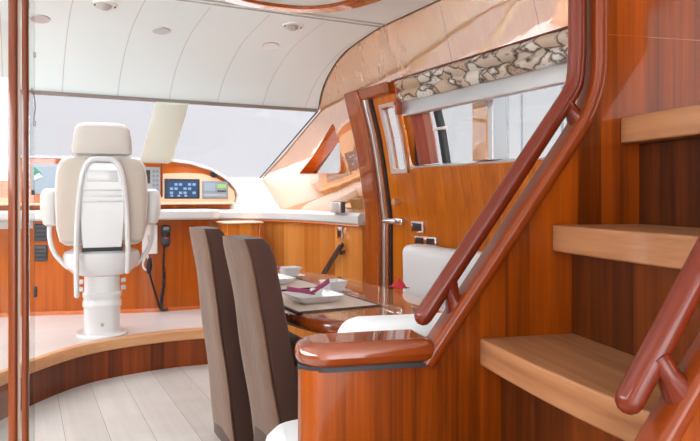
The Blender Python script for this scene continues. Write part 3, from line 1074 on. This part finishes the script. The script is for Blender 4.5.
# ================================================================ PATTERNED SHADE OVER THE WINDOW
sh = thing('roman_shade', 'folded patterned roman shade across the top of the long window', 'blind', (1.9, 2.1, 1.79))


def shade_pt(u, v):
    y = lerp(.85, 3.115, u)
    z = lerp(1.668, 1.792, v)
    bulge = .035 * abs(math.sin(v * PI * 2.0)) + .012
    bulge += .010 * mnoise.noise(Vector((y * 9, v * 3, 0))) + .006 * math.sin(y * 31 + v * 3)
    return (wall_x(z) - .012 - bulge, y, z)


obj('fabric_folds', grid_sheet(shade_pt, 160, 18, .012), 'valance', sh)
rail_pts = [(wall_x(1.62) - .03, .85, 1.622), (wall_x(1.62) - .03, 3.165, 1.622)]
obj('bottom_rail', box2((wall_x(1.62) - .05, .85, 1.586), (wall_x(1.62) - .012, 3.11, 1.672), .014), 'alu', sh)
obj('head_rail', box2((wall_x(1.8) - .03, .85, 1.790), (wall_x(1.8) + .02, 3.17, 1.799), .003), 'riser', sh)
obj('end_cap', box2((wall_x(1.7) - .055, 3.11, 1.60), (wall_x(1.7) + .03, 3.13, 1.795), .006), 'terracotta', sh)
# side curtains gathered at the forward end of the window
def curtain_pt(y0, y1, zt, zb, base):
    def f(u, v):
        y = lerp(y0, y1, u); z = lerp(zb, zt, v)
        return (wall_x(z) + base + .010 * math.sin(u * 14), y, z)
    return f


t = tag(obj('curtain', grid_sheet(curtain_pt(3.02, 3.155, 1.62, 1.325, .03), 30, 8, .004), 'terracotta'), 'narrow terracotta curtain gathered at the forward end of the long window', 'curtain')
t = tag(obj('curtain', grid_sheet(curtain_pt(2.96, 3.02, 1.62, 1.325, .026), 14, 8, .004), 'pink_curtain'), 'dusty pink strip of curtain beside the terracotta one at the window', 'curtain')
fr_ = thing('window_stay', 'dark upright window frame bar with a white catch near the curtain', 'window catch', (2.0, 2.91, 1.32))
obj('bar', wall_strip(2.912, 2.925, 1.322, 1.64, .035, .06, 6), 'seal', fr_)
obj('bar_inner', wall_strip(2.88, 2.888, 1.322, 1.64, .035, .06, 6), 'dark_grey', fr_)
obj('catch', box2((2.0, 2.85, 1.50), (2.03, 2.95, 1.515), .004), 'white_gloss', fr_)

# ================================================================ STAIRCASE, its side panel and rails   (local x climbs, y runs away from the stairs)
SB = Vector((.8195, 1.042, 0))
SRZ = -math.atan2(.2347, .972)
RISE, GO = .2245, .16
SL = RISE / GO


def S(name, label, cat, group=None):
    return thing(name, label, cat, SB, SRZ, group)


sp = S('stair_side_panel', 'tall veneered panel along the far side of the stairs with varnished edge trim', 'panel')
CAP0, CAP1 = (-.112, .818), (.2714, 1.349)
poly = [(-.12, 0), (-.12, .818), (CAP0[0] - .0, CAP0[1]), (CAP1[0], CAP1[1]), (CAP1[0] + .002, 2.098), (1.24, 2.098), (1.24, 0)]
obj('veneer_panel', prism([(t_, .0, z) for t_, z in poly], (0, .045, 0)), 'partition', sp, local=True, smooth=False)
obj('veneer_joint', box2((CAP1[0] + .02, -.0008, 1.487), (1.2, .001, 1.4878)), 'hood', sp, local=True, smooth=False)
# low end of the panel: rounded post carrying the ledge
plan = [(-.12, 0.0)] + [(-.357 + .03 - .03 * math.sin(a), .03 - .03 * math.cos(a)) for a in [k * PI / 2 / 6 for k in range(7)]] + [(-.357 + .03 - .03 * math.cos(a), .062 + .03 * math.sin(a)) for a in [k * PI / 2 / 6 for k in range(7)]] + [(-.12, .092)]
obj('end_post', prism([(x, y, 0) for x, y in plan], (0, 0, .818)), 'partition', sp, local=True)
obj('back_panel', box2((-.12, .045, 0), (1.0, .092, .82)), 'partition', sp, local=True, smooth=False)


def sweep(path, sect, ups):
    """section (a along in-plane normal, b along y) swept along a path in the local xz plane."""
    rings = []
    for i, p in enumerate(path):
        a = path[max(i - 1, 0)]; b = path[min(i + 1, len(path) - 1)]
        d = Vector((b[0] - a[0], b[1] - a[1])).normalized()
        nrm = Vector((-d.y, d.x))
        rings.append([(p[0] + nrm.x * u, v, p[1] + nrm.y * u) for u, v in sect])
    return loft(rings)


bend = [CAP0]
for k in range(13):
    s = k / 12
    a = Vector((CAP1[0] - .058, CAP1[1] - .058 * SL)); m_ = Vector((CAP1[0] + .0, CAP1[1] + .0)); c = Vector((CAP1[0] + .002, CAP1[1] + .08))
    q = a * (1 - s) ** 2 + m_ * 2 * s * (1 - s) + c * s * s
    bend.append((q.x, q.y))
bend.append((CAP1[0] + .003, 2.098))
sec = [(x, y + .018) for x, y in rounded_rect(.030, .062, .012, 4)]
obj('edge_trim', sweep(bend, sec, None), 'trim', sp, local=True)
led = [(-.095, -.018), (-.095, .106)] + [(-.366 + .062 - .062 * math.sin(a), .044 + .062 * math.cos(a)) for a in [k * PI / 14 for k in range(15)]]
obj('ledge', prism([(x, y, .822) for x, y in led], (0, 0, .048)), 'ledge', sp, local=True, bevel=.021)
obj('shadow_plate', prism([(x * .985, .044 + (y - .044) * .8, .815) for x, y in led], (0, 0, .010)), 'seal', sp, local=True)  # black plate stands for the shade in the recess under the ledge


def handrail(label, path, r, brackets):
    h = S('handrail', label, 'handrail')
    obj('rail', tube(path, r, 18, round_end=True), 'rail', h, local=True)
    for a, b in brackets:
        a, b = Vector(a), Vector(b)
        obj('bracket', tube([a, a.lerp(b, .5), b], [r * 1.05, r * .8, r * 1.35], 12), 'rail', h, local=True)
    return h


rp = [(-.112, .02, .909)] + [(lerp(-.112, .209, k / 8), .02, lerp(.909, 1.355, k / 8)) for k in range(1, 9)] + [(.2235, .02, 1.380), (.229, .02, 1.41), (.2315, .02, 1.46)] + [(.2315, .02, 2.09)]
handrail('varnished handrail rising beside the long window on the panel edge', rp, .0187,
         [((-.060, .02, .975), (-.04, .02, .915)), ((.20, .02, 1.345), (.236, .02, 1.305))])

st = S('staircase', 'open wooden stairs with thick pale treads climbing to the right', 'stairs')
W0 = -.53
for k in range(-2, 3):
    t0 = GO * k
    zt = .864 + RISE * k
    front = [(t0 + .036 * s + -.012 * math.sin(PI * s), W0 * s) for s in [j / 8 for j in range(9)]]
    pts = front + [(t0 + GO + .052, W0), (t0 + GO + .052, 0)]
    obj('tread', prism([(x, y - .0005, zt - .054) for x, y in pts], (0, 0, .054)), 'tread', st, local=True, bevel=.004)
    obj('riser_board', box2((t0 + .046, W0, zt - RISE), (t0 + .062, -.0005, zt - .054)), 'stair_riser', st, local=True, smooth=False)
NC = (-.006, .885)


def nz(t_):
    return NC[1] + SL * (t_ - NC[0])


t0, t1 = -.35, .80
obj('stringer', prism([(t0, -.555, nz(t0)), (t1, -.555, nz(t1)), (t1, -.555, nz(t1) - .42), (t0, -.555, max(0, nz(t0) - .42))], (0, .025, 0)), 'partition', st, local=True, smooth=False)
sec2 = [(x, y - .543) for x, y in rounded_rect(.024, .045, .009, 4)]
obj('stringer_cap', sweep([(t0, nz(t0)), (0, nz(0)), (t1, nz(t1))], sec2, None), 'trim', st, local=True)
ra, rb = (-.046, -.524, .904), (.56, -.524, .904 + .606 * 1.58)
handrail('short varnished handrail in the near corner at the foot of the stair treads', [Vector(ra).lerp(Vector(rb), k / 8) for k in range(9)], .0172,
         [((-.012, -.526, .955), (.012, -.54, .912))])

# ================================================================ SETTEE
se = thing('settee', 'white upholstered settee round the aft and starboard sides of the dining table', 'sofa', SB, SRZ)
obj('base', box2((-.26, .16, 0), (.9, .76, .30), .02), 'console', se, local=True)
b = [(-.36, .17)] + [(-.33 + .0, .17)]
pl = round_poly([(-.365, .31), (.95, .31), (.95, .82), (-.365, .82)], .16, 8)
obj('seat_cushion', prism([(x, y, .30) for x, y in pl], (0, 0, .165)), 'settee', se, local=True, bevel=.06)
obj('back_cushion', puff((1.19, .15, .40), .055, (.347, .192, .677), None, .005, 5, 2), 'settee', se, local=True)
obj('piping', tube([(-.20, .114, .838), (.9, .114, .838)], .010, 8), 'grey_pale', se, local=True)
obj('base', box2((1.52, 1.75, 0), (2.04, 3.02, .30), .02), 'console', se)
obj('seat_cushion', puff((.46, 1.2, .165), .05, (1.70, 2.42, .385), None, .006, 4, 3), 'settee', se)
for k, (ya, yb) in enumerate(((2.36, 3.07), (1.64, 2.34))):
    obj('back_cushion', puff((.15, yb - ya, .43), .05, (1.935, (ya + yb) / 2, .665), None, .008, 5, 4 + k), 'settee', se)
# crumpled white throw and red cloth
def throw_pt(u, v):
    y = lerp(2.02, 2.62, u); s = v
    if s < .55:
        x, z = lerp(1.48, 1.80, s / .55), .49
    else:
        x, z = lerp(1.80, 1.845, (s - .55) / .45), lerp(.49, .80, (s - .55) / .45)
    n = mnoise.noise(Vector((u * 6, v * 7, 2.0))) * .025 + mnoise.noise(Vector((u * 13, v * 15, 5.0))) * .012
    return (x - .012 - abs(n) * .6, y, z + abs(n))


tag(obj('throw', grid_sheet(throw_pt, 40, 40, .005), plain('white_linen', (.74, .74, .74, 1), .75, bump=.2, bscale=30)), 'crumpled white linen throw lying on the starboard settee', 'throw')
c = on_z(401, 287, .72)


def red_pt(u, v):
    a, b2 = u - .5, v - .5
    r2 = min(1, (a * a + b2 * b2) * 4)
    return (c.x - .012 + a * .06, c.y + b2 * .09, .7225 + .034 * (1 - r2) + .012 * (1 - r2) * mnoise.noise(Vector((u * 4, v * 4, 1))))


# ================================================================ DINING TABLE
TCX, TCY, TA, TB, TZ = 1.20, 2.675, .332, .775, .72
dt = thing('dining_table', 'glossy varnished oblong dining table with rounded red-brown edge', 'table', (TCX, TCY, 0))
ol = superellipse(TCX, TCY, TA - .02, TB - .02, 3.2, 96)
obj('tabletop', prism([(x, y, TZ - .03) for x, y in ol], (0, 0, .03)), 'table', dt)
rings = []
for k in range(10):
    a = -PI / 2 + PI * k / 9
    rings.append([(x, y, TZ - .029 + .029 * math.sin(a)) for x, y in superellipse(TCX, TCY, TA - .024 + .024 * math.cos(a), TB - .024 + .024 * math.cos(a), 3.2, 96)])
rings = [[(x, y, TZ - .058) for x, y in superellipse(TCX, TCY, TA - .05, TB - .05, 3.2, 96)]] + rings
bm = loft(rings, caps=False)
obj('edge_band', bm, 'ledge', dt)
obj('pedestal', lathe([(.13, 0), (.13, .02), (.06, .05), (.05, .1), (.05, .6), (.12, .66), (.12, .68)], 28, (1.24, 2.62, 0)), 'riser', dt)
rc = tag(obj('red_napkin', grid_sheet(red_pt, 16, 16, .004), 'red_cloth'), 'crumpled red cloth at the starboard edge of the table', 'cloth')


def placemat(cx, cy, sx, sy, rz, label):
    t = thing('placemat', label, 'placemat', (cx, cy, TZ), rz, 'placemats on the table')
    obj('weave', rbox((sx, sy, .004), .0015, 1, None, (0, 0, .0025)), 'mat', t, local=True)
    e = merge(*[rbox(q, .001, 1, None, p) for q, p in (((sx, .012, .0055), (0, sy / 2, .003)), ((sx, .012, .0055), (0, -sy / 2, .003)), ((.012, sy, .0055), (sx / 2, 0, .003)), ((.012, sy, .0055), (-sx / 2, 0, .003)))])
    obj('binding', e, 'mat_edge', t, local=True)
    return t


def square_dish(r0, r1, h, th=.005, p=7):
    """square dish with flared sides, open at the top."""
    n = 48
    prof = [(r0, 0), (r0 * 1.02, .002), (r1, h), (r1 - th, h), (r0 - th * .5, th + .002)]
    rings = [[(x, y, z) for x, y in superellipse(0, 0, r, r, p, n)] for r, z in prof]
    return loft(rings)


def plate(cx, cy, rz, label, z=TZ + .006):
    t = thing('square_plate', label, 'plate', (cx, cy, z), rz, 'square plates on the table')
    obj('dish', square_dish(.070, .103, .028, .006, 12), 'porcelain', t, local=True)
    return t


def napkin(cx, cy, rz, label, z=TZ + .034, s=1.0):
    t = thing('napkin', label, 'napkin', (cx, cy, z), rz, 'napkins on the plates')

    def wing(x0, x1, hgt, ph):
        def f(u, v):
            x = lerp(x0, x1, u)
            w = .02 + .03 * abs(u - .5)
            y = (v - .5) * 2 * w
            zz = hgt * (u ** 1.3) + .014 * (1 - (2 * v - 1) ** 2) + .003 * math.sin(v * 9 + ph)
            return (x * s, y * s, zz * s)
        return f
    obj('fold', grid_sheet(wing(.015, -.095, .016, 0), 14, 10, .004), 'magenta', t, local=True)
    obj('fold', grid_sheet(wing(.005, .075, .042, 1), 14, 10, .004), 'magenta', t, local=True)
    obj('knot', rbox((.028 * s, .045 * s, .022 * s), .008, 3, None, (.01 * s, 0, .010)), 'porcelain', t, local=True)
    return t


def bowl(cx, cy, rz, label):
    t = thing('square_bowl', label, 'bowl', (cx, cy, TZ + .006), rz, 'square bowls and saucers')
    obj('saucer', square_dish(.045, .066, .014, .004), 'porcelain', t, local=True)
    obj('cup', shift(square_dish(.032, .053, .046, .004), (0, 0, .0075)), 'porcelain', t, local=True)
    return t


def shift(bm, v):
    bm.transform(Matrix.Translation(v))
    return bm


R_ = math.radians
placemat(1.07, 2.42, .34, .46, 0, 'beige placemat with dark binding under the nearer place setting')
placemat(1.09, 2.97, .34, .46, 0, 'beige placemat with dark binding under the farther place setting')
plate(1.05, 2.40, R_(2), 'square white plate under a magenta napkin, nearer on the table')
napkin(1.045, 2.41, R_(-22), 'magenta napkin knotted on the nearer square plate')
bowl(1.21, 2.545, R_(2), 'square white bowl and saucer of the nearer place setting')
plate(1.07, 2.97, R_(2), 'square white plate half hidden behind the nearer dining chair')
napkin(1.06, 2.98, R_(-22), 'magenta napkin on the farther plate behind the nearer chair', s=.85)
bowl(1.235, 3.12, R_(2), 'square white bowl and saucer at the far end of the table')

# ================================================================ DINING CHAIRS
def dining_chair(x, y, label, lean=0.0):
    t = thing('dining_chair', label, 'chair', (x, y, 0), 0, 'dining chairs')
    HB = .152

    def bx(z):
        return .10 + lean - (.115 + lean) * z - .015 * (z ** 3)
    zs = [0, .05, .2, .4, .6, .8, .93, .975, .995]
    inset_ = [0, 0, 0, 0, 0, 0, .003, .012, .03]
    flare = [.022, .018, .01, .004, 0, -.004, -.006, -.006, -.006]
    rings = []
    for z, i_, f in zip(zs, inset_, flare):
        x0 = bx(z); x1 = x0 + .098 - i_ * .8; hw = HB + f - i_
        rings.append([(px_, py_, z + .004) for px_, py_ in superellipse((x0 + x1) / 2 + .006, 0, (x1 - x0) / 2, hw, 9, 36)])
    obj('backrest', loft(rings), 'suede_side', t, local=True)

    def back_pt(u, v):
        z = v * .998
        f = interp(z, list(zip(zs, flare))); i_ = interp(z, list(zip(zs, inset_)))
        yy = (u - .5) * 2 * (HB + f - i_ + .004)
        n = .012 * mnoise.noise(Vector((yy * 6, z * 4, x))) + .004 * math.sin(yy * 22 + z * 3) * max(0, .55 - z)
        wrap = .010 * abs(2 * u - 1) ** 6
        return (bx(z) - .006 + n * (.4 + z * .6) + wrap, yy, z)
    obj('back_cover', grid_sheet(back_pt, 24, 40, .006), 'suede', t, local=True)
    rings = []
    for z, g in ((0, .02), (.1, .014), (.3, .004), (.42, 0), (.462, -.006), (.475, -.03)):
        rings.append([(px_, py_, z) for px_, py_ in superellipse(.275 + g * .3, 0, .185 + g * .5, HB + g, 8, 44)])
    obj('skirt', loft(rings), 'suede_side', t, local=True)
    return t


dining_chair(.705, 2.26, 'nearer brown slipcovered dining chair, beside the near end of the table', .035)
dining_chair(.752, 2.99, 'farther brown slipcovered dining chair, standing behind the nearer one')

# ================================================================ GLASS SCREEN ON THE LEFT
gs = thing('glass_screen', 'clear glass screen framed by two dark varnished uprights', 'screen', (-.1, 1.8, 0))
GD = 1.6


def post_at(px0, px1, d0, d1):
    a = at_depth(px0, 195, d0); b = at_depth(px1, 195, d0)
    u = (b - a).normalized(); v = Vector((-u.y, u.x, 0))
    w = (b - a).length
    mx = Matrix.Translation(((a + b) / 2).to_2d().to_3d()) @ Matrix.Rotation(math.atan2(u.y, u.x), 4, 'Z')
    return rbox((w, d1, 2.1), .008, 3, mx @ Matrix.Translation((0, d1 / 2, 1.05)))


M['post'] = wood('varnished_post', srgb(84, 32, 8), srgb(132, 60, 20), 'Z', .8, .3, .5, 1.45)
obj('upright', post_at(7.0, 15.6, GD, .016), 'post', gs)
obj('upright', post_at(20.3, 26.8, GD, .016), 'post', gs)
obj('seal_strip', post_at(15.6, 20.3, GD + .013, .003), plain('pale_seal', (.46, .36, .30, 1), .5), gs)
a = at_depth(-420, 195, GD + .02); b = at_depth(8, 195, GD + .02)
obj('glass_pane', prism([(a.x, a.y, 0.01), (b.x, b.y, 0.01), (b.x, b.y, 2.09), (a.x, a.y, 2.09)], (.003, .006, 0)), 'clear_glass', gs, smooth=False)
a = at_depth(28, 195, GD + .02); b = at_depth(33.6, 195, GD + .02)
obj('glass_edge', prism([(a.x, a.y, 0.01), (b.x, b.y, 0.01), (b.x, b.y, 2.09), (a.x, a.y, 2.09)], (.003, .006, 0)), 'clear_glass', gs, smooth=False)
for y_ in (55, 123.5):
    c = at_depth(34.6, y_, GD + .02)
    obj('clip', rbox((.006, .012, .014), .002, 2, None, c), 'grey', gs)
obj('wire', tube(smooth_path([at_depth(31.5, 88, GD + .02), at_depth(34, 96, GD + .02), at_depth(35.4, 107, GD + .02), at_depth(34, 117, GD + .02), at_depth(34.3, 122, GD + .02)], 6), .0011, 6), 'dark_grey', gs)

# ================================================================ CEILING FITTINGS
def ceil_pt(px, py):
    a, b = ray(px)
    d = (2.1 - EYE) * FPX / (CY - py)
    for _ in range(30):
        z = interp(b * d, [(0, 2.1)] + COVE)
        d = .5 * d + .5 * (z - EYE) * FPX / (CY - py)
    return Vector((a * d, b * d, interp(b * d, [(0, 2.1)] + COVE)))


def ceil_matrix(p):
    e = .03
    dz = interp(p.y + e, [(0, 2.1)] + COVE) - interp(p.y - e, [(0, 2.1)] + COVE)
    return Matrix.Translation(p) @ Matrix.Rotation(math.atan2(dz, 2 * e), 4, 'X')


DL = [((40, 18.5), 'recessed round ceiling light at the top left, near the glass screen'),
      ((161, 30.5), 'recessed round ceiling light in the coved ceiling above the helm chair'),
      ((270.5, 45.7), 'recessed round ceiling light low on the cove, below the dark eyeball light'),
      ((283.5, 8), 'recessed round ceiling light beside the oval ceiling ring')]
for (px, py), lab in DL:
    p = ceil_pt(px, py)
    mx = ceil_matrix(p)
    t = thing('ceiling_light', lab, 'light', p, 0, 'recessed ceiling lights')
    bz = lathe([(.030, -.006), (.045, -.006), (.050, -.002), (.050, .01), (.030, .01)], 28); bz.transform(mx)
    obj('bezel', bz, 'alu', t)
    ln = lathe([(.001, -.005), (.03, -.005), (.03, .004), (.001, .004)], 24); ln.transform(mx)
    obj('lens', ln, 'lamp', t)
for (px, py), lab in (((293, 25.5), 'grey eyeball reading light in the cove near the oval ring'), ((105, 4.5), 'grey eyeball reading light in the flat ceiling at the top')):
    p = ceil_pt(px, py)
    mx = ceil_matrix(p)
    t = thing('eyeball_light', lab, 'light', p, 0, 'eyeball reading lights')
    bz = lathe([(.034, -.006), (.056, -.006), (.06, .0), (.06, .01), (.034, .01)], 28); bz.transform(mx)
    obj('bezel', bz, 'white_gloss', t)
    ball = lathe([(.002, -.028), (.018, -.024), (.03, -.014), (.036, .0), (.03, .008), (.002, .008)], 24); ball.transform(mx)
    obj('eyeball', ball, plain('grey_eyeball', (.42, .38, .35, 1), .4), t)
    sc_ = merge(*[rbox((.008, .008, .006), .001, 1, mx @ Matrix.Translation((q * .047, 0, -.008))) for q in (-1, 1)])
    obj('screw', sc_, 'black', t)

# oval varnished ring let into the flat ceiling over the table
t = thing('ceiling_ring', 'oval varnished wood ring with dark inner edge in the ceiling over the table', 'ceiling feature', (1.1, 2.35, 2.1))
out_ = superellipse(1.1, 2.33, .47, .77, 2.8, 96)
inn_ = superellipse(1.1, 2.33, .36, .68, 2.8, 96)
rings = []
for f, z in ((0, 2.099), (0, 2.088), (.08, 2.080), (.92, 2.080), (1, 2.088), (1, 2.099)):
    rings.append([(lerp(o_[0], i_[0], f), lerp(o_[1], i_[1], f), z) for o_, i_ in zip(out_, inn_)])
M['ring'] = wood('varnished_ring', srgb(196, 90, 26), srgb(226, 130, 56), 'X', .5, .25, 1, 3.5, .02)
obj('ring', loft(rings, caps=False), 'ring', t)
obj('inner_edge', tube([(x, y, 2.083) for x, y in inn_] + [(inn_[0][0], inn_[0][1], 2.083)], .010, 10, caps=False), 'doorframe', t)
obj('centre_panel', prism([(x, y, 2.088) for x, y in superellipse(1.1, 2.33, .36, .68, 2.8, 96)], (0, 0, .01)), 'ceiling', t)

# ================================================================ OUTSIDE THE WINDOW
t = thing('sailing_boat', 'distant moored boat with bare masts beyond the long window', 'boat', (9, 9.6, -.4))
obj('hull', loft([[(9 + sx * w, y, z) for sx, z in ((-1, 1.25), (-.7, .2), (.7, .2), (1, 1.25))] for y, w in ((8.2, .1), (8.9, .7), (10.2, .8), (11.0, .6))]), 'white_gloss', t)
for y in (9.0, 10.1):
    obj('mast', tube([(9, y, .6), (9, y, 4.6)], .022, 8), 'grey', t)
